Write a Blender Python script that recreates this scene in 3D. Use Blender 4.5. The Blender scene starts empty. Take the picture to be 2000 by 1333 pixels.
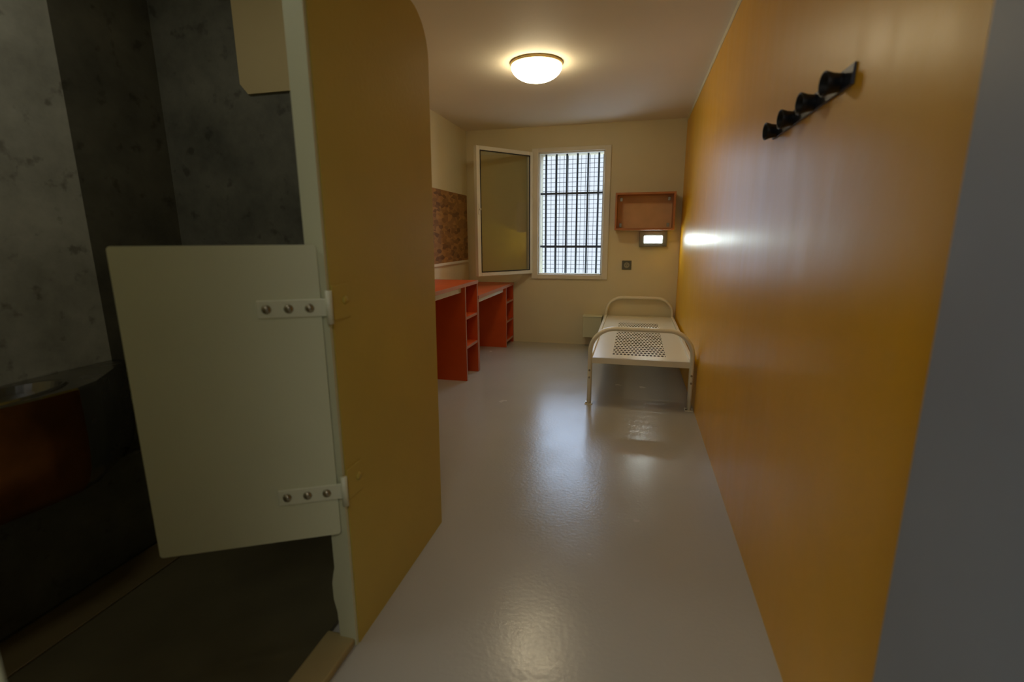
import bpy, bmesh, math
from mathutils import Vector, Matrix
C=bpy.context.scene.collection
sc=bpy.context.scene
sc.view_settings.view_transform='Standard'
sc.view_settings.look='None'

# ------------------------------------------------------------ materials
def S(r,g,b):
    f=lambda c:((c/255)/12.92 if c/255<=.04045 else ((c/255+.055)/1.055)**2.4)
    return (f(r),f(g),f(b),1)
def mat(name,col,rough=.5,var=.08,scale=4,bump=0.,bscale=60,metal=0.,spec=.5,rvar=0.,coat=0.,emit=None,estr=0,stretch=None):
    m=bpy.data.materials.new(name); m.use_nodes=True; nt=m.node_tree; N=nt.nodes; L=nt.links
    b=N['Principled BSDF']; tc=N.new('ShaderNodeTexCoord')
    n=N.new('ShaderNodeTexNoise'); n.inputs['Scale'].default_value=scale; n.inputs['Detail'].default_value=6
    L.new(tc.outputs['Object'],n.inputs['Vector'])
    mx=N.new('ShaderNodeMix'); mx.data_type='RGBA'
    mx.inputs[6].default_value=tuple(c*(1-var) for c in col[:3])+(1,)
    mx.inputs[7].default_value=tuple(min(1,c*(1+var)) for c in col[:3])+(1,)
    mr=N.new('ShaderNodeMapRange'); mr.inputs[1].default_value=.3; mr.inputs[2].default_value=.7
    L.new(n.outputs[0],mr.inputs[0]); L.new(mr.outputs[0],mx.inputs[0]); L.new(mx.outputs[2],b.inputs['Base Color'])
    b.inputs['Roughness'].default_value=rough; b.inputs['Metallic'].default_value=metal
    b.inputs['Specular IOR Level'].default_value=spec; b.inputs['Coat Weight'].default_value=coat
    if rvar:
        r2=N.new('ShaderNodeMapRange'); r2.inputs[1].default_value=.3; r2.inputs[2].default_value=.7
        r2.inputs[3].default_value=rough-rvar; r2.inputs[4].default_value=rough+rvar
        n3=N.new('ShaderNodeTexNoise'); n3.inputs['Scale'].default_value=scale*1.7; n3.inputs['Detail'].default_value=5
        if stretch:
            mp=N.new('ShaderNodeMapping'); mp.inputs['Scale'].default_value=stretch; L.new(tc.outputs['Object'],mp.inputs[0]); L.new(mp.outputs[0],n3.inputs['Vector'])
        else: L.new(tc.outputs['Object'],n3.inputs['Vector'])
        L.new(n3.outputs[0],r2.inputs[0]); L.new(r2.outputs[0],b.inputs['Roughness'])
    if bump:
        n2=N.new('ShaderNodeTexNoise'); n2.inputs['Scale'].default_value=bscale; n2.inputs['Detail'].default_value=3
        L.new(tc.outputs['Object'],n2.inputs['Vector'])
        bp=N.new('ShaderNodeBump'); bp.inputs['Strength'].default_value=bump; bp.inputs['Distance'].default_value=.004
        L.new(n2.outputs[0],bp.inputs['Height']); L.new(bp.outputs[0],b.inputs['Normal'])
    if emit:
        b.inputs['Emission Color'].default_value=emit; b.inputs['Emission Strength'].default_value=estr
    return m
M={}
M['yellow']=mat('yellow_satin_paint',S(230,172,0),.34,.05,3,.14,24,rvar=.03,spec=.36,stretch=(1,2.5,.5))
M['cream']=mat('cream_wall_paint',S(224,214,178),.55,.03,2,.15,60)
M['part']=mat('ochre_cream_partition_paint',S(198,174,76),.55,.05,3,.15,70)
M['kerb']=mat('kerb_paint',S(164,146,98),.5,.05,6,.1,70)
M['ceil']=mat('ceiling_paint',S(232,224,204),.7,.02,2,.12,80)
M['floor']=mat('grey_resin_floor',S(178,175,164),.24,.02,2.5,.16,70,spec=.55,rvar=.035)
M['trim']=mat('white_trim_paint',S(230,226,208),.45,.03,6)
M['pale']=mat('pale_cream_metal_paint',S(214,214,178),.42,.02,5,.1,150)
M['pale2']=mat('cream_hinge_paint',S(220,219,188),.38,.02,5,.1,150)
M['jamb']=mat('jamb_paint',S(206,206,170),.5,.04,5,.1,90)
M['white']=mat('white_enamel_metal',S(236,230,206),.3,.03,8)
M['orange']=mat('orange_laminate',S(208,84,20),.42,.06,5)
M['orangetop']=mat('orange_desktop_laminate',S(204,88,36),.38,.06,5)
M['edge']=mat('pale_edge_banding',S(180,120,100),.35,.04,10)
M['wood']=mat('reddish_wood',S(180,114,62),.45,.16,9)
M['woodin']=mat('box_interior_board',S(226,180,132),.55,.06,8)
M['black']=mat('black_plastic',S(20,22,26),.42,.1,10,spec=.4)
M['plate']=mat('hook_plate_metal',S(50,54,66),.4,.05,8,metal=.5)
M['steel']=mat('stainless_steel',S(168,164,156),.24,.10,5,.06,30,metal=1.,rvar=.06)
M['steel2']=mat('steel_orange_reflection',S(134,84,36),.36,.45,5,.06,30,metal=.75)  # warm orange reflection painted into the metal colour
M['bolt']=mat('bolt_steel',S(160,152,130),.3,.1,40,metal=.9)
M['doorgrey']=mat('blue_grey_door_paint',S(142,150,162),.45,.04,4)
M['corr']=mat('corridor_paint',S(150,150,146),.7,.04,4)
M['bars']=mat('bar_paint',S(60,70,86),.5,.05,20)
M['wire']=mat('galvanised_wire',S(84,92,104),.5,.05,20,metal=.3)
M['switch']=mat('grey_switch_plastic',S(92,94,84),.45,.04,20)
M['switch2']=mat('light_switch_plastic',S(150,150,132),.45,.04,20)
M['mirror']=mat('mirror_cream_reflection',S(206,186,136),.35,.04,3,metal=.15)  # beige base colour stands in for the cream wall reflected in the mirror
M['bfloor']=mat('washroom_resin_floor',S(92,86,62),.3,.25,3,.1,40)
M['ledge']=mat('washroom_ledge',S(108,94,60),.4,.1,5,.1,40)
M['dome']=mat('opal_lamp_glass',S(255,230,180),.4,.02,4,emit=(1,.83,.53,1),estr=20)
M['lampring']=mat('lamp_base_enamel',S(200,176,120),.4,.03,6)
M['tube']=mat('lit_lamp_diffuser',S(240,250,255),.4,.02,4,emit=(.84,.98,.95,1),estr=38)
M['lampbody']=mat('grey_lamp_housing',S(104,106,96),.5,.04,8)

def concrete(name,c1,c2):
    m=bpy.data.materials.new(name); m.use_nodes=True; nt=m.node_tree; N=nt.nodes; L=nt.links
    b=N['Principled BSDF']; tc=N.new('ShaderNodeTexCoord')
    n=N.new('ShaderNodeTexNoise'); n.inputs['Scale'].default_value=3.2; n.inputs['Detail'].default_value=12; n.inputs['Roughness'].default_value=.68
    L.new(tc.outputs['Object'],n.inputs['Vector'])
    cr=N.new('ShaderNodeValToRGB'); cr.color_ramp.elements[0].position=.32; cr.color_ramp.elements[1].position=.68
    cr.color_ramp.elements[0].color=c1; cr.color_ramp.elements[1].color=c2; L.new(n.outputs[0],cr.inputs[0])
    v=N.new('ShaderNodeTexNoise'); v.inputs['Scale'].default_value=17; v.inputs['Detail'].default_value=4
    L.new(tc.outputs['Object'],v.inputs['Vector'])
    c2r=N.new('ShaderNodeValToRGB'); c2r.color_ramp.elements[0].position=.30; c2r.color_ramp.elements[1].position=.39
    c2r.color_ramp.elements[0].color=(.35,.33,.3,1); c2r.color_ramp.elements[1].color=(1,1,1,1); L.new(v.outputs[0],c2r.inputs[0])
    mx=N.new('ShaderNodeMix'); mx.data_type='RGBA'; mx.blend_type='MULTIPLY'; mx.inputs[0].default_value=.65
    L.new(cr.outputs[0],mx.inputs[6]); L.new(c2r.outputs[0],mx.inputs[7]); L.new(mx.outputs[2],b.inputs['Base Color'])
    b.inputs['Roughness'].default_value=.6
    bp=N.new('ShaderNodeBump'); bp.inputs['Strength'].default_value=.3; bp.inputs['Distance'].default_value=.004
    L.new(v.outputs[0],bp.inputs['Height']); L.new(bp.outputs[0],b.inputs['Normal'])
    return m
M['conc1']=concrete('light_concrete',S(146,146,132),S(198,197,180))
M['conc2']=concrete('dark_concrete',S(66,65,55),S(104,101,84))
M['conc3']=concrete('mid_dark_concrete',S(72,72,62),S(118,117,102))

def osb():
    m=bpy.data.materials.new('chipboard'); m.use_nodes=True; nt=m.node_tree; N=nt.nodes; L=nt.links
    b=N['Principled BSDF']; tc=N.new('ShaderNodeTexCoord'); mp=N.new('ShaderNodeMapping'); mp.inputs['Scale'].default_value=(1,8,22)
    mp.inputs['Rotation'].default_value=(.5,0,0)
    L.new(tc.outputs['Object'],mp.inputs[0]); v=N.new('ShaderNodeTexVoronoi'); v.inputs['Scale'].default_value=1.6; L.new(mp.outputs[0],v.inputs['Vector'])
    bw=N.new('ShaderNodeSeparateColor'); L.new(v.outputs['Color'],bw.inputs[0])
    cr=N.new('ShaderNodeValToRGB'); cr.color_ramp.elements[0].color=S(112,74,32); cr.color_ramp.elements[1].color=S(176,128,66)
    L.new(bw.outputs[0],cr.inputs[0]); L.new(cr.outputs[0],b.inputs['Base Color']); b.inputs['Roughness'].default_value=.6
    return m
M['osb']=osb()
def perforated():
    m=bpy.data.materials.new('perforated_enamel_sheet'); m.use_nodes=True; nt=m.node_tree; N=nt.nodes; L=nt.links
    b=N['Principled BSDF']; b.inputs['Base Color'].default_value=S(236,230,206); b.inputs['Roughness'].default_value=.3
    tc=N.new('ShaderNodeTexCoord'); sp=N.new('ShaderNodeSeparateXYZ'); L.new(tc.outputs['Object'],sp.inputs[0])
    def mth(op,a,bv=None,c=None):
        n=N.new('ShaderNodeMath'); n.operation=op
        for i,q in enumerate((a,bv,c)):
            if q is None: continue
            if isinstance(q,(int,float)): n.inputs[i].default_value=q
            else: L.new(q,n.inputs[i])
        return n.outputs[0]
    px,py=.025,.062
    row=mth('FLOOR',mth('DIVIDE',sp.outputs[1],py))
    off=mth('MULTIPLY',mth('MODULO',mth('ABSOLUTE',row),2.),.5)
    u=mth('SUBTRACT',mth('FRACT',mth('ADD',mth('DIVIDE',sp.outputs[0],px),off)),.5)
    v=mth('SUBTRACT',mth('FRACT',mth('DIVIDE',sp.outputs[1],py)),.5)
    d=mth('ADD',mth('POWER',mth('DIVIDE',mth('MULTIPLY',u,px),.0088),2.),mth('POWER',mth('DIVIDE',mth('MULTIPLY',v,py),.022),2.))
    h=mth('LESS_THAN',d,1.)
    for a,lo,hi in ((sp.outputs[0],-.12,.235),(sp.outputs[1],3.34,4.68)):
        h=mth('MULTIPLY',h,mth('GREATER_THAN',a,lo)); h=mth('MULTIPLY',h,mth('LESS_THAN',a,hi))
    t=N.new('ShaderNodeBsdfTransparent'); mx=N.new('ShaderNodeMixShader'); L.new(h,mx.inputs[0]); L.new(b.outputs[0],mx.inputs[1]); L.new(t.outputs[0],mx.inputs[2])
    L.new(mx.outputs[0],N['Material Output'].inputs[0]); return m
M['perf']=perforated()
def glass():
    m=bpy.data.materials.new('window_glass'); m.use_nodes=True; nt=m.node_tree; N=nt.nodes; L=nt.links
    N.remove(N['Principled BSDF']); t=N.new('ShaderNodeBsdfTransparent'); t.inputs[0].default_value=(.88,.91,.88,1)
    g=N.new('ShaderNodeBsdfGlossy'); g.inputs['Roughness'].default_value=.01; g.inputs['Color'].default_value=(.9,.93,.95,1)
    lw=N.new('ShaderNodeLayerWeight'); lw.inputs[0].default_value=.2
    mr=N.new('ShaderNodeMapRange'); mr.inputs[3].default_value=.07; mr.inputs[4].default_value=.4; L.new(lw.outputs[0],mr.inputs[0])
    mx=N.new('ShaderNodeMixShader'); L.new(mr.outputs[0],mx.inputs[0]); L.new(t.outputs[0],mx.inputs[1]); L.new(g.outputs[0],mx.inputs[2])
    L.new(mx.outputs[0],N['Material Output'].inputs[0]); return m
M['glass']=glass()

# ------------------------------------------------------------ mesh helpers
def wloc(o):
    if o.parent is None: return o.location.copy()
    return wloc(o.parent)+o.matrix_parent_inverse.translation+o.location
def obj_from_bm(bm,name,mt,parent=None,smooth=False):
    me=bpy.data.meshes.new(name); bmesh.ops.recalc_face_normals(bm,faces=bm.faces); bm.to_mesh(me); bm.free()
    me.materials.append(M[mt]); o=bpy.data.objects.new(name,me); C.objects.link(o)
    if smooth:
        for p in me.polygons: p.use_smooth=True
    if parent: o.parent=parent; o.matrix_parent_inverse=Matrix.Translation(wloc(parent)).inverted()
    return o
def addbox(bm,a,b,bev=0.):
    a=Vector(a);b=Vector(b)
    r=bmesh.ops.create_cube(bm,size=1,matrix=Matrix.Translation((a+b)/2)@Matrix.Diagonal((*[abs(b[i]-a[i]) for i in range(3)],1)))
    if bev:
        es=list({e for v in r['verts'] for e in v.link_edges})
        bmesh.ops.bevel(bm,geom=es,offset=bev,segments=2,affect='EDGES',profile=.5)
def box(name,a,b,mt,parent=None,bev=0.): return boxes(name,[(a,b)],mt,parent,bev)
def boxes(name,lst,mt,parent=None,bev=0.):
    bm=bmesh.new()
    for a,b in lst: addbox(bm,a,b,bev)
    return obj_from_bm(bm,name,mt,parent)
def addtube(bm,pts,rad,seg=12,closed_caps=True,flat=None):
    pts=[Vector(p) for p in pts]; rings=[]
    t0=(pts[-1]-pts[0]).normalized() if (pts[-1]-pts[0]).length>1e-6 else Vector((1,0,0))
    for i,p in enumerate(pts):
        t=(pts[min(i+1,len(pts)-1)]-pts[max(i-1,0)])
        t=t.normalized() if flat is not None or len(pts)>12 else (t.normalized() if t.dot(t0)>0 and len(pts)>6 else t0)
        ref=Vector((0,1,0)) if abs(t.y)<.9 else Vector((1,0,0))
        n1=t.cross(ref).normalized(); n2=n1.cross(t).normalized()
        r=rad[i] if isinstance(rad,(list,tuple)) else rad
        ra,rb=(r,r) if flat is None else (flat[0],flat[1])
        rings.append([bm.verts.new(p+n1*math.cos(2*math.pi*k/seg)*ra+n2*math.sin(2*math.pi*k/seg)*rb) for k in range(seg)])
    for A,B in zip(rings,rings[1:]):
        for k in range(seg): bm.faces.new((A[k],A[(k+1)%seg],B[(k+1)%seg],B[k]))
    if closed_caps: bm.faces.new(rings[0]); bm.faces.new(rings[-1])
def tube(name,pts,rad,mt,parent=None,seg=12,flat=None):
    bm=bmesh.new(); addtube(bm,pts,rad,seg,True,flat); return obj_from_bm(bm,name,mt,parent,True)
def prism(bm,poly,axis,lo,hi):
    def mk(p,h):
        v=[p[0],p[1]]; v.insert(axis,h); return bm.verts.new(v)
    A=[mk(p,lo) for p in poly]; B=[mk(p,hi) for p in poly]
    bm.faces.new(A); bm.faces.new(B[::-1])
    for i in range(len(poly)): j=(i+1)%len(poly); bm.faces.new((A[i],A[j],B[j],B[i]))
def empty(name,loc,label,cat,kind=None):
    o=bpy.data.objects.new(name,None); o.location=loc; C.objects.link(o); o.empty_display_size=.1
    o["label"]=label; o["category"]=cat
    if kind: o["kind"]=kind
    return o
def struct(o,label,cat="wall"): o["kind"]="structure"; o["label"]=label; o["category"]=cat; return o

XR=.418; XL=-1.75; YB=5.09; ZC=2.19
# ------------------------------------------------------------ room shell
struct(box('floor',(XL-.1,.0,-.1),(XR+.1,YB+.1,0),'floor'),"glossy pale grey resin floor of the cell","floor")
struct(box('ceiling',(XL-.1,.0,ZC),(XR+.1,YB+.1,ZC+.1),'ceil'),"matte off-white painted ceiling with round lamp","ceiling")
struct(box('wall_right',(XR,0,0),(XR+.1,YB+.1,ZC),'yellow'),"satin yellow-ochre painted wall beside the bed")
struct(box('trim_1',(XR-.004,0,ZC-.03),(XR,YB,ZC),'cream'),"cream painted strip along top of yellow wall","trim")
struct(box('wall_left',(XL-.1,1.67,0),(XL,YB+.1,ZC),'cream'),"cream painted wall behind the orange desks")
wx0,wx1,wz0,wz1=-.985,-.325,.735,1.945
struct(boxes('wall_back',[((XL,YB,0),(wx0,YB+.28,ZC)),((wx1,YB,0),(XR,YB+.28,ZC)),((wx0,YB,0),(wx1,YB+.28,wz0)),((wx0,YB,wz1),(wx1,YB+.28,ZC))],'cream'),"cream painted end wall with a barred window opening")

# partition with rounded upper far corner and rounded far vertical edge
bm=bmesh.new()
ztop=1.835; rad=.13; yf=1.682
poly=[(1.03,0),(yf,0),(yf,ztop-rad)]
for k in range(1,11):
    a=k/10*math.pi/2; poly.append((yf-rad+rad*math.cos(a),ztop-rad+rad*math.sin(a)))
poly+=[(1.40,ztop),(1.40,ZC),(1.03,ZC)]
prism(bm,poly,0,-.757,-.705)
es=[e for e in bm.edges if abs(e.verts[0].co.x+.705)<1e-4 and abs(e.verts[1].co.x+.705)<1e-4 and min(e.verts[0].co.y,e.verts[1].co.y)>1.5 and min(e.verts[0].co.z,e.verts[1].co.z)>=0 and max(e.verts[0].co.z,e.verts[1].co.z)>.1]
bmesh.ops.bevel(bm,geom=es,offset=.04,segments=6,affect='EDGES')
o=struct(obj_from_bm(bm,'wall_partition','part'),"ochre-cream washroom partition with rounded end")
for p in o.data.polygons:
    if 0<abs(p.normal.x)<.999 and p.normal.x>.01: p.use_smooth=True
bm=bmesh.new()
prism(bm,[(-.757,.0),(-.7075,.0),(-.7075,ZC),(-.757,ZC),(-.757,.24),(-.762,.22),(-.768,.19),(-.768,.14),(-.76,.10)],1,0,.01)
o=obj_from_bm(bm,'trim_2','jamb'); 
for v in o.data.vertices: v.co.y+=1.018
struct(o,"pale painted jamb on the partition end","trim")
struct(boxes('wall_near_partition',[((-.757,.2,0),(-.705,.3,ZC))],'part'),"ochre-cream partition section by the cell door")
struct(box('trim_3',(-.805,.3,0),(-.712,1.03,.022),'kerb',None,.006),"low beige kerb at the washroom threshold","trim")

# washroom
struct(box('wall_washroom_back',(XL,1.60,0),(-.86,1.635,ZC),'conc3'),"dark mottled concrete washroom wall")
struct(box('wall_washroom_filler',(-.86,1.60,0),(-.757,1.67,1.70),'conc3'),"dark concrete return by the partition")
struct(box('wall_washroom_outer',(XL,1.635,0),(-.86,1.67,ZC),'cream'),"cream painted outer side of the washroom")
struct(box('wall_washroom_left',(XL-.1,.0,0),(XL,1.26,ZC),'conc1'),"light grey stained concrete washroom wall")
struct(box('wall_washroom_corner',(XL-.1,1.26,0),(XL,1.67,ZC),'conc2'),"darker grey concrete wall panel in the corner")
struct(box('floor_washroom',(XL,.2,0),(-.805,1.60,.012),'bfloor'),"dull olive resin washroom floor","floor")
struct(box('trim_4',(-1.67,.2,.012),(-1.52,1.60,.018),'ledge',None,.003),"low ochre ledge along the washroom wall","trim")

# front wall with doorway, corridor behind the camera
struct(boxes('wall_front',[((XL-.1,0,0),(-.438,.2,ZC)),],'jamb'),"pale painted wall beside the cell doorway")
struct(boxes('wall_corridor',[((-2.2,-1.7,-.1),(1.6,-1.6,ZC)),((-2.2,-1.6,0),(-2.1,0,ZC)),((1.5,-1.6,0),(1.6,0,ZC)),((XR,-.1,0),(1.5,0,ZC)),((-2.1,-.05,0),(XL-.1,.0,ZC))],'corr'),"grey painted corridor outside the cell")
struct(box('floor_corridor',(-2.1,-1.6,-.1),(1.5,0,0),'floor'),"grey resin corridor floor","floor")
struct(box('ceiling_corridor',(-2.2,-1.7,ZC),(1.6,0,ZC+.1),'corr'),"grey painted corridor ceiling","ceiling")

# cell door leaf
d=empty('door_1',(.39,-.1,0),"open blue-grey steel cell door against yellow wall","door","structure")
box('panel',(.368,-.1,.012),(.408,.712,2.05),'doorgrey',d,.006)

# ------------------------------------------------------------ half height washroom door
d=empty('door_2',(-.715,1.022,.36),"pale cream half-height metal swing door","door","structure")
H0=Vector((-.7165,1.012)); H1=Vector((-1.093,.815)); u2=(H1-H0).normalized(); n2=Vector((-u2.y,u2.x))
if n2.y>0: n2=-n2
def onpanel(bm):
    for v in bm.verts:
        p=H0+u2*v.co.x+n2*v.co.y; v.co=Vector((p.x,p.y,v.co.z))
W=(H1-H0).length
bm=bmesh.new()
def rr(x0,z0,x1,z1,r):
    pts=[]
    for i,(cx,cz,a0) in enumerate(((x1-r,z1-r,0),(x0+r,z1-r,90),(x0+r,z0+r,180),(x1-r,z0+r,270))):
        for k in range(6):
            a=math.radians(a0+k*18); pts.append((cx+r*math.cos(a),cz+r*math.sin(a)))
    return pts
prism(bm,rr(0.005,.355,W,1.105,.008),1,-.006,.0)
onpanel(bm); obj_from_bm(bm,'panel','pale',d)
for zc in (.958,.478):
    bm=bmesh.new(); addbox(bm,(-.012,.0,zc-.021),(.145,.005,zc+.021),.002)
    onpanel(bm); h=obj_from_bm(bm,'hinge','pale2',d)
    bm=bmesh.new(); addtube(bm,[(-.014,.006,zc-.04),(-.014,.006,zc+.04)],.008,14); onpanel(bm)
    obj_from_bm(bm,'knuckle','pale2',h,True)
    for bx in (.030,.076,.124):
        bm=bmesh.new()
        addtube(bm,[(bx,.005,zc),(bx,.0075,zc),(bx,.0115,zc),(bx,.0135,zc)],[.0105,.0102,.007,.002],18)
        onpanel(bm); b=obj_from_bm(bm,'bolt','bolt',h,True); b["label"]="domed steel bolt head"
    boxes('leaf',[((-.7055,1.03,zc-.035),(-.701,1.10,zc+.05))],'part',h,.0015)
    bm=bmesh.new(); addtube(bm,[(-.701,1.08,zc+.01),(-.698,1.08,zc+.01),(-.6965,1.08,zc+.01)],[.011,.009,.004],14)
    obj_from_bm(bm,'bolt','part',h,True)

# ------------------------------------------------------------ steel washbasin
wb=empty('washbasin',(-1.62,.9,.012),"stainless steel washbasin with pedestal on concrete wall","washbasin")
outer=[(-1.748,.42),(-1.64,.42),(-1.575,.60),(-1.535,.80),(-1.515,.90),(-1.51,.985),(-1.53,1.05),(-1.70,1.27),(-1.748,1.27)]
def ray_poly(c,a):
    dx,dy=math.cos(a),math.sin(a); best=None
    for i in range(len(outer)):
        x1,y1=outer[i]; x2,y2=outer[(i+1)%len(outer)]
        ex,ey=x2-x1,y2-y1; den=dx*ey-dy*ex
        if abs(den)<1e-9: continue
        t=((x1-c[0])*ey-(y1-c[1])*ex)/den; s=((x1-c[0])*dy-(y1-c[1])*dx)/den
        if t>0 and -1e-6<=s<=1+1e-6 and (best is None or t<best): best=t
    return (c[0]+dx*best,c[1]+dy*best)
bc=(-1.625,.84); ra,rb=.080,.17
angs=sorted([2*math.pi*k/48 for k in range(48)]+[math.atan2(y-bc[1],x-bc[0])%(2*math.pi) for x,y in outer])
bm=bmesh.new(); rings=[]
zt=.71
def ring(f): rings.append([bm.verts.new(f(a)) for a in angs])
def taper(a,s,z):
    x,y=ray_poly(bc,a); return (-1.748+(x+1.748)*s,y-(.0 if s==1 else (y-.9)*(1-s)*.5),z)
for s,z in ((.50,.37),(.68,.375),(.80,.39),(.90,.42),(.96,.46),(.99,.52),(1,.58),(1,zt-.006)):
    ring(lambda a,s=s,z=z:taper(a,s,z))
ring(lambda a:(lambda p:(bc[0]+(p[0]-bc[0])*.985,bc[1]+(p[1]-bc[1])*.99,zt))(ray_poly(bc,a)))
for s,z in ((1.12,zt),(1.08,zt+.006),(1.02,zt+.004),(.97,zt-.02),(.85,zt-.07),(.5,zt-.10),(.12,zt-.11)):
    ring(lambda a,s=s,z=z:(bc[0]+ra*s*math.cos(a),bc[1]+rb*s*math.sin(a),z))
n=len(angs)
for A,B in zip(rings,rings[1:]):
    for k in range(n): bm.faces.new((A[k],A[(k+1)%n],B[(k+1)%n],B[k]))
bm.faces.new(rings[0][::-1]); bm.faces.new(rings[-1])
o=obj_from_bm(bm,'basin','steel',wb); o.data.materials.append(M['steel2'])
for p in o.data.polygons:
    if p.center.z<.70 and p.normal.x>.3 and p.normal.y<.15 and p.center.x>-1.64: p.material_index=1  # front faces take the painted orange reflection
    if p.center.z<.70 and p.center.x>-1.70 : p.use_smooth=True
o=boxes('pedestal',[((-1.748,.55,.012),(-1.68,1.262,.385))],'conc2',wb,.008); o["label"]="dark concrete pedestal"
bm=bmesh.new(); addtube(bm,[(-1.735,.70,zt),(-1.735,.70,zt+.03),(-1.735,.70,zt+.04),(-1.73,.70,zt+.05),(-1.715,.70,zt+.055),(-1.70,.70,zt+.055),(-1.68,.70,zt+.045)],.010,12)
obj_from_bm(bm,'faucet','steel',wb,True)
# mirror
bm=bmesh.new(); prism(bm,[(-1.385,2.05),(-1.385,1.655),(-1.355,1.62),(-.95,1.62),(-.95,2.05)],1,1.590,1.599)
o=obj_from_bm(bm,'mirror','mirror'); o["label"]="flat metal mirror with clipped corner on concrete wall"; o["category"]="mirror"

# ------------------------------------------------------------ window
w=empty('window_1',(-.655,YB,wz0),"white framed casement window standing open inward","window","structure")
boxes('frame',[((wx0-.065,YB-.022,wz0-.045),(wx0,YB+.06,wz1+.04)),((wx1,YB-.022,wz0-.045),(wx1+.06,YB+.06,wz1+.04)),
  ((wx0,YB-.022,wz1),(wx1,YB+.06,wz1+.04)),((wx0,YB-.022,wz0-.045),(wx1,YB+.06,wz0))],'trim',w,.004)
boxes('rebate',[((wx0,YB+.0,wz0),(wx0+.012,YB+.06,wz1)),((wx1-.012,YB,wz0),(wx1,YB+.06,wz1)),((wx0,YB,wz1-.012),(wx1,YB+.06,wz1)),((wx0,YB,wz0),(wx1,YB+.06,wz0+.012))],'trim',w,.002)
ca=Vector((-1.035,5.055)); cb=Vector((-1.462,4.535)); cu=(cb-ca).normalized(); cn=Vector((-cu.y,cu.x))
if cn.x<0: cn=-cn
CW=(cb-ca).length
def oncase(bm):
    for v in bm.verts:
        p=ca+cu*v.co.x+cn*v.co.y; v.co=Vector((p.x,p.y,v.co.z))
bm=bmesh.new(); z0,z1=.745,1.95; q=.040
for a,b in (((0,-.05,z0),(q,0,z1)),((CW-q,-.05,z0),(CW,0,z1)),((q,-.05,z1-q),(CW-q,0,z1)),((q,-.05,z0),(CW-q,0,z0+q))): addbox(bm,a,b,.004)
oncase(bm); cs=obj_from_bm(bm,'casement','trim',w)
bm=bmesh.new(); addbox(bm,(q,-.028,z0+q),(CW-q,-.022,z1-q)); oncase(bm); g=obj_from_bm(bm,'glass_pane','glass',cs); g["label"]="reflective clear glass pane"
bm=bmesh.new(); e=q-.003; e2=q+.005
for a,b in (((e,-.006,z0+e),(e2,.003,z1-e)),((CW-e2,-.006,z0+e),(CW-e,.003,z1-e)),((q,-.006,z1-e2),(CW-q,.003,z1-e)),((q,-.006,z0+e),(CW-q,.003,z0+e2))): addbox(bm,a,b)
oncase(bm); o=obj_from_bm(bm,'gasket','black',cs); o["label"]="dark rubber glazing gasket"
bm=bmesh.new(); addbox(bm,(CW-.030,0,1.33),(CW-.010,.008,1.43),.002); addbox(bm,(CW-.026,.008,1.37),(CW-.014,.03,1.385),.002); oncase(bm); obj_from_bm(bm,'latch','trim',cs)

gr=empty('window_grille',(-.655,5.20,wz0),"dark steel security bars with wire mesh outside window","security grille")
for k in range(6):
    x=-.925+k*.107; 
    tube('bar',[(x,5.20,wz0-.0),(x,5.20,wz1)],.010,'bars',gr,10)
for z in (1.555,1.02):
    boxes('crossbar',[((wx0,5.188,z-.010),(wx1,5.212,z+.010))],'bars',gr)
bm=bmesh.new()
z=wz0
while z<wz1: addbox(bm,(wx0,5.329,z-.0022),(wx1,5.333,z+.0022)); z+=.045
x=wx0
while x<wx1: addbox(bm,(x-.0022,5.333,wz0),(x+.0022,5.337,wz1)); x+=.045
o=obj_from_bm(bm,'wire_mesh','wire',gr); o["label"]="fine welded wire mesh"

# ------------------------------------------------------------ ceiling lamp
lp=empty('ceiling_lamp',(-.655,3.30,ZC),"round opal dome ceiling lamp, lit warm","ceiling lamp")
def lathe(name,prof,mt,parent,c,seg=48):
    bm=bmesh.new(); rs=[]
    for r,z in prof:
        rs.append([bm.verts.new((c[0]+r*math.cos(2*math.pi*k/seg),c[1]+r*math.sin(2*math.pi*k/seg),z)) for k in range(seg)])
    for A,B in zip(rs,rs[1:]):
        for k in range(seg): bm.faces.new((A[k],A[(k+1)%seg],B[(k+1)%seg],B[k]))
    bm.faces.new(rs[0]); bm.faces.new(rs[-1]); return obj_from_bm(bm,name,mt,parent,True)
lathe('base',[(.163,ZC),(.166,ZC-.010),(.163,ZC-.016),(.150,ZC-.018)],'lampring',lp,(-.655,3.30))
lathe('lamp_shade',[(.155,ZC-.012)]+[(.160*math.cos(a),ZC-.022-.088*math.sin(a)) for a in [k/12*math.pi/2*.98 for k in range(13)]],'dome',lp,(-.655,3.30))

# ------------------------------------------------------------ wall box shelf
sb=empty('wall_shelf',(.07,YB,1.18),"open-fronted reddish wooden wall box above lamp","wall shelf")
x0,x1,z0,z1,yf2=-.203,.345,1.178,1.523,4.885; t=.018
boxes('body',[((x0,yf2,z0),(x1,YB-.001,z0+t)),((x0,yf2,z1-t),(x1,YB-.001,z1)),((x0,yf2,z0+t),(x0+t,YB-.001,z1-t)),((x1-t,yf2,z0+t),(x1,YB-.001,z1-t))],'wood',sb,.002)
o=box('back_panel',(x0+t,YB-.02,z0+t),(x1-t,YB-.001,z1-t),'woodin',sb); o["label"]="lighter back board"
for (bx,bz) in ((x0+.05,z1-.05),(x0+.05,z0+.05),(x1-.05,z1-.05),(x1-.05,z0+.05)):
    boxes('bracket',[((bx-.012,YB-.026,bz-.018),(bx+.012,YB-.02,bz+.018))],'bolt',sb,.002)

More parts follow.
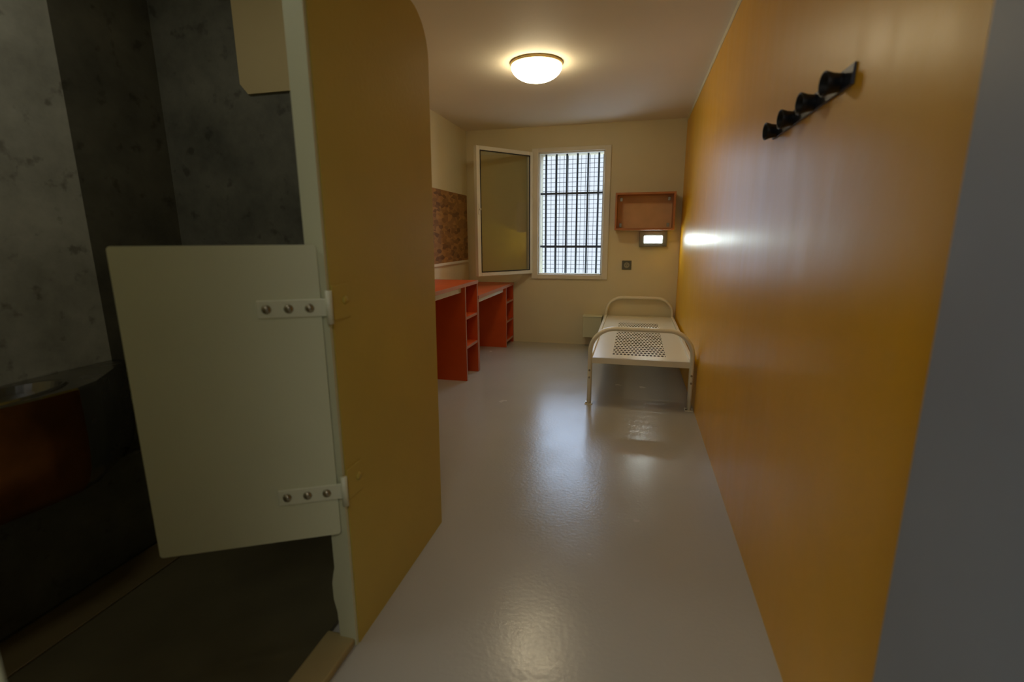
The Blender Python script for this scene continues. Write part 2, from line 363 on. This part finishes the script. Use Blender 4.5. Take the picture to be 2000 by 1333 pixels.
# ------------------------------------------------------------ wall lamp
wl=empty('wall_lamp',(.17,YB,1.09),"small rectangular grey wall lamp, lit, under wooden box","wall lamp")
x0,x1,z0,z1=.035,.295,1.02,1.165
boxes('housing',[((x0,YB-.05,z0),(x0+.045,YB-.001,z1)),((x1-.045,YB-.05,z0),(x1,YB-.001,z1)),((x0+.045,YB-.05,z1-.04),(x1-.045,YB-.001,z1)),((x0+.045,YB-.05,z0),(x1-.045,YB-.001,z0+.035)),((x0+.045,YB-.02,z0+.035),(x1-.045,YB-.001,z1-.04))],'lampbody',wl,.003)
box('diffuser',(x0+.047,YB-.053,z0+.037),(x1-.047,YB-.021,z1-.042),'tube',wl,.002)

# ------------------------------------------------------------ socket
sk=empty('wall_socket',(-.075,YB,.80),"square grey wall socket below the window level","wall socket")
box('plate',(-.122,YB-.012,.792),(-.030,YB-.0005,.882),'switch',sk,.003)
lathe_c=bmesh.new(); addtube(lathe_c,[(-.076,YB-.012,.837),(-.076,YB-.016,.837)],.028,20); obj_from_bm(lathe_c,'insert','switch2',sk)
boxes('slot',[((-.088,YB-.018,.834),(-.082,YB-.0161,.840)),((-.070,YB-.018,.834),(-.064,YB-.0161,.840)),((-.079,YB-.018,.846),(-.073,YB-.0161,.852))],'black',sk)

# small wall box near the bed head
o=empty('bedside_box',(-.385,YB,.10),"small pale metal box on wall beside bed head","bedside box")
boxes('body',[((-.485,4.93,.11),(-.30,YB-.001,.32))],'pale',o,.004)
boxes('lid',[((-.49,4.925,.32),(-.295,YB-.001,.328))],'pale',o,.002)

# ------------------------------------------------------------ bed
bd=empty('bed',(.06,4.1,0),"low cream enamelled metal bed frame, perforated base, no mattress","bed")
BL,BR=-.262,.388
def arch(y,legz=0.0,topz=.525):
    pts=[(BL,y,legz)]; r=.16
    pts.append((BL,y,.2)); pts.append((BL,y,topz-r))
    for k in range(1,13):
        a=math.pi-k/12*math.pi/2; pts.append((BL+r+r*math.cos(a),y,topz-r+r*math.sin(a)))
    for k in range(0,13):
        a=math.pi/2-k/12*math.pi/2; pts.append((BR-r+r*math.cos(a),y,topz-r+r*math.sin(a)))
    pts.append((BR,y,.2)); pts.append((BR,y,legz)); return pts
for nm,y,tz in (('footboard',3.225,.525),('headboard',5.045,.515)):
    f=tube(nm,arch(y,.006,tz),.015,'white',bd,14,flat=(.015,.026))
    boxes('crossrail',[((BL,y-.01,.285),(BR,y+.01,.325))],'white',f,.003)
    for x in (BL,BR):
        boxes('foot_plate',[((x-.026,y-.03,0),(x+.026,y+.03,.006))],'white',f)
        for z in (.24,.19):
            bm=bmesh.new(); addtube(bm,[(x,y-.024,z),(x,y-.031,z)],.007,10); b=obj_from_bm(bm,'bolt','bolt',f)
        bm=bmesh.new(); addtube(bm,[(x-.018,y-.018,.006),(x-.018,y-.018,.012)],.006,8); obj_from_bm(bm,'bolt','bolt',f)
for x in (BL,BR):
    boxes('side_rail',[((x-.012,3.235,.275),(x+.012,5.035,.335))],'white',bd,.004)
box('base_sheet',(BL+.012,3.235,.318),(BR-.012,5.035,.3185),'perf',bd)
for y in (3.26,4.74): boxes('underframe',[((BL+.012,y,.285),(BR-.012,y+.03,.315))],'white',bd)

# ------------------------------------------------------------ desks
def desk(y0,y1,zt,cub,label,shz,wrail):
    d=empty('desk',(-1.5,(y0+y1)/2,0),label,"desk"); xf=-1.25; t=.018
    o=box('desktop',(XL+.006,y0,zt-.026),(xf+.004,y1,zt),'orangetop',d)
    b=box('edge_strip',(xf+.004,y0,zt-.026),(xf+.007,y1,zt),'edge',o); b["label"]="pale edge banding"
    box('side_panel',(XL+.006,y0+.0,0),(xf,y0+t,zt-.026),'orange',d)
    box('side_panel',(XL+.006,cub,0),(xf,cub+t,zt-.026),'orange',d)
    box('side_panel',(XL+.006,y1-t,0),(xf,y1,zt-.026),'orange',d)
    box('back_panel',(XL+.008,cub+t,0),(XL+.02,y1-t,zt-.026),'orange',d)
    for yy in (y0,cub,y1-t):
        b=box('edge_strip',(xf,yy,0.0),(xf+.002,yy+t,zt-.026),'edge',d); b["label"]="pale edge banding"
    for z in shz:
        s=box('shelf',(XL+.02,cub+t,z-.01),(xf-.004,y1-t,z+.01),'orange',d)
        b=box('edge_strip',(xf-.004,cub+t,z-.01),(xf-.002,y1-t,z+.01),'edge',s); b["label"]="pale edge banding"
    r=box('front_rail',(xf-.05,y0+t,zt-.07),(xf-.03,cub,zt-.030),'trim',d); r["label"]="white metal front rail"
    return d
desk(2.62,3.838,.775,3.525,"orange laminate desk with pale edges and open shelf column",(.50,.265),1)
desk(3.845,5.08,.645,4.765,"lower orange laminate desk against the end wall",(.46,.26,.06),1)

# chipboard pin panel
pb=empty('pin_board',(XL,4.4,.88),"brown chipboard pin panel on cream wall above desks","pin board")
box('board',(XL+.001,3.8,.885),(XL+.014,5.03,1.545),'osb',pb)
box('bottom_strip',(XL+.001,3.8,.862),(XL+.02,5.03,.885),'trim',pb)["label"]="pale bottom strip"

# ------------------------------------------------------------ hook rack
hk=empty('coat_rack',(XR,1.52,1.43),"black coat rack with four round pegs on yellow wall","coat rack")
bm=bmesh.new(); prism(bm,[(XR-.001,1.463),(XR-.005,1.463),(XR-.008,1.422),(XR-.001,1.422)],1,1.215,1.82)
obj_from_bm(bm,'plate','plate',hk)
for y in (1.275,1.44,1.61,1.775):
    ax=Vector((-1,-.06,-.02)).normalized(); c=Vector((XR-.006,y,1.440))
    bm=bmesh.new()
    addtube(bm,[c,c+ax*.004,c+ax*.018,c+ax*.033,c+ax*.035,c+ax*.033,c+ax*.010],[.0195,.019,.021,.0260,.0250,.0228,.016],24)
    obj_from_bm(bm,'peg','black',hk,True)

# ------------------------------------------------------------ light
# sky dull straight ahead; extra brightness added high up and left for reflections
wd=bpy.data.worlds.new('sky'); sc.world=wd; wd.use_nodes=True; N=wd.node_tree.nodes; L=wd.node_tree.links
bg=N['Background']; tc=N.new('ShaderNodeTexCoord'); sp=N.new('ShaderNodeSeparateXYZ'); L.new(tc.outputs['Generated'],sp.inputs[0])
a=N.new('ShaderNodeMapRange'); a.interpolation_type='SMOOTHSTEP'; a.inputs[1].default_value=.19; a.inputs[2].default_value=.33; a.inputs[3].default_value=0; a.inputs[4].default_value=1; L.new(sp.outputs[2],a.inputs[0])
b2=N.new('ShaderNodeMapRange'); b2.interpolation_type='SMOOTHSTEP'; b2.inputs[1].default_value=-.23; b2.inputs[2].default_value=-.32; b2.inputs[3].default_value=0; b2.inputs[4].default_value=.8; L.new(sp.outputs[0],b2.inputs[0])
mxx=N.new('ShaderNodeMath'); mxx.operation='MAXIMUM'; L.new(a.outputs[0],mxx.inputs[0]); L.new(b2.outputs[0],mxx.inputs[1])
st=N.new('ShaderNodeMapRange'); st.inputs[3].default_value=1.05; st.inputs[4].default_value=9.0; L.new(mxx.outputs[0],st.inputs[0]); L.new(st.outputs[0],bg.inputs[1])
cm=N.new('ShaderNodeMix'); cm.data_type='RGBA'; cm.inputs[6].default_value=(.78,.88,1,1); cm.inputs[7].default_value=(.54,.72,1,1); L.new(mxx.outputs[0],cm.inputs[0]); L.new(cm.outputs[2],bg.inputs[0])
pt=bpy.data.lights.new('window_portal','AREA'); pt.shape='RECTANGLE'; pt.size=.66; pt.size_y=1.21
po=bpy.data.objects.new('window_portal',pt); C.objects.link(po); po.location=(-.655,YB+.30,1.34); po.rotation_euler=(math.radians(-90),0,0); pt.cycles.is_portal=True
cl=bpy.data.lights.new('corridor_fill','AREA'); cl.size=.9; cl.energy=18; cl.color=(1,.98,.93)  # unseen area light added behind the camera to brighten door and washroom
co=bpy.data.objects.new('corridor_fill',cl); C.objects.link(co); co.location=(-.1,-.9,2.15)
bl=bpy.data.lights.new('washroom_fill','AREA'); bl.size=.25; bl.energy=1.9; bl.color=(1,.97,.88)  # unseen fill added overhead to lift the dark concrete
bo=bpy.data.objects.new('washroom_fill',bl); C.objects.link(bo); bo.location=(-1.3,.7,2.17)

# ------------------------------------------------------------ camera
cd=bpy.data.cameras.new('camera'); cam=bpy.data.objects.new('camera',cd); C.objects.link(cam); sc.camera=cam
cd.sensor_width=36; cd.lens=951.8*36/2000; cd.clip_start=.02
ya,pi_,ro=.24464,-.21039,-.00543
f=Vector((-math.sin(ya)*math.cos(pi_),math.cos(ya)*math.cos(pi_),math.sin(pi_))); r=Vector((math.cos(ya),math.sin(ya),0)); u=r.cross(f)
r2=r*math.cos(ro)+u*math.sin(ro); uu=-r*math.sin(ro)+u*math.cos(ro)
cam.matrix_world=Matrix(((r2.x,uu.x,-f.x,0),(r2.y,uu.y,-f.y,0),(r2.z,uu.z,-f.z,1.12),(0,0,0,1)))
cd.dof.use_dof=True; cd.dof.focus_distance=3.5; cd.dof.aperture_fstop=2.2
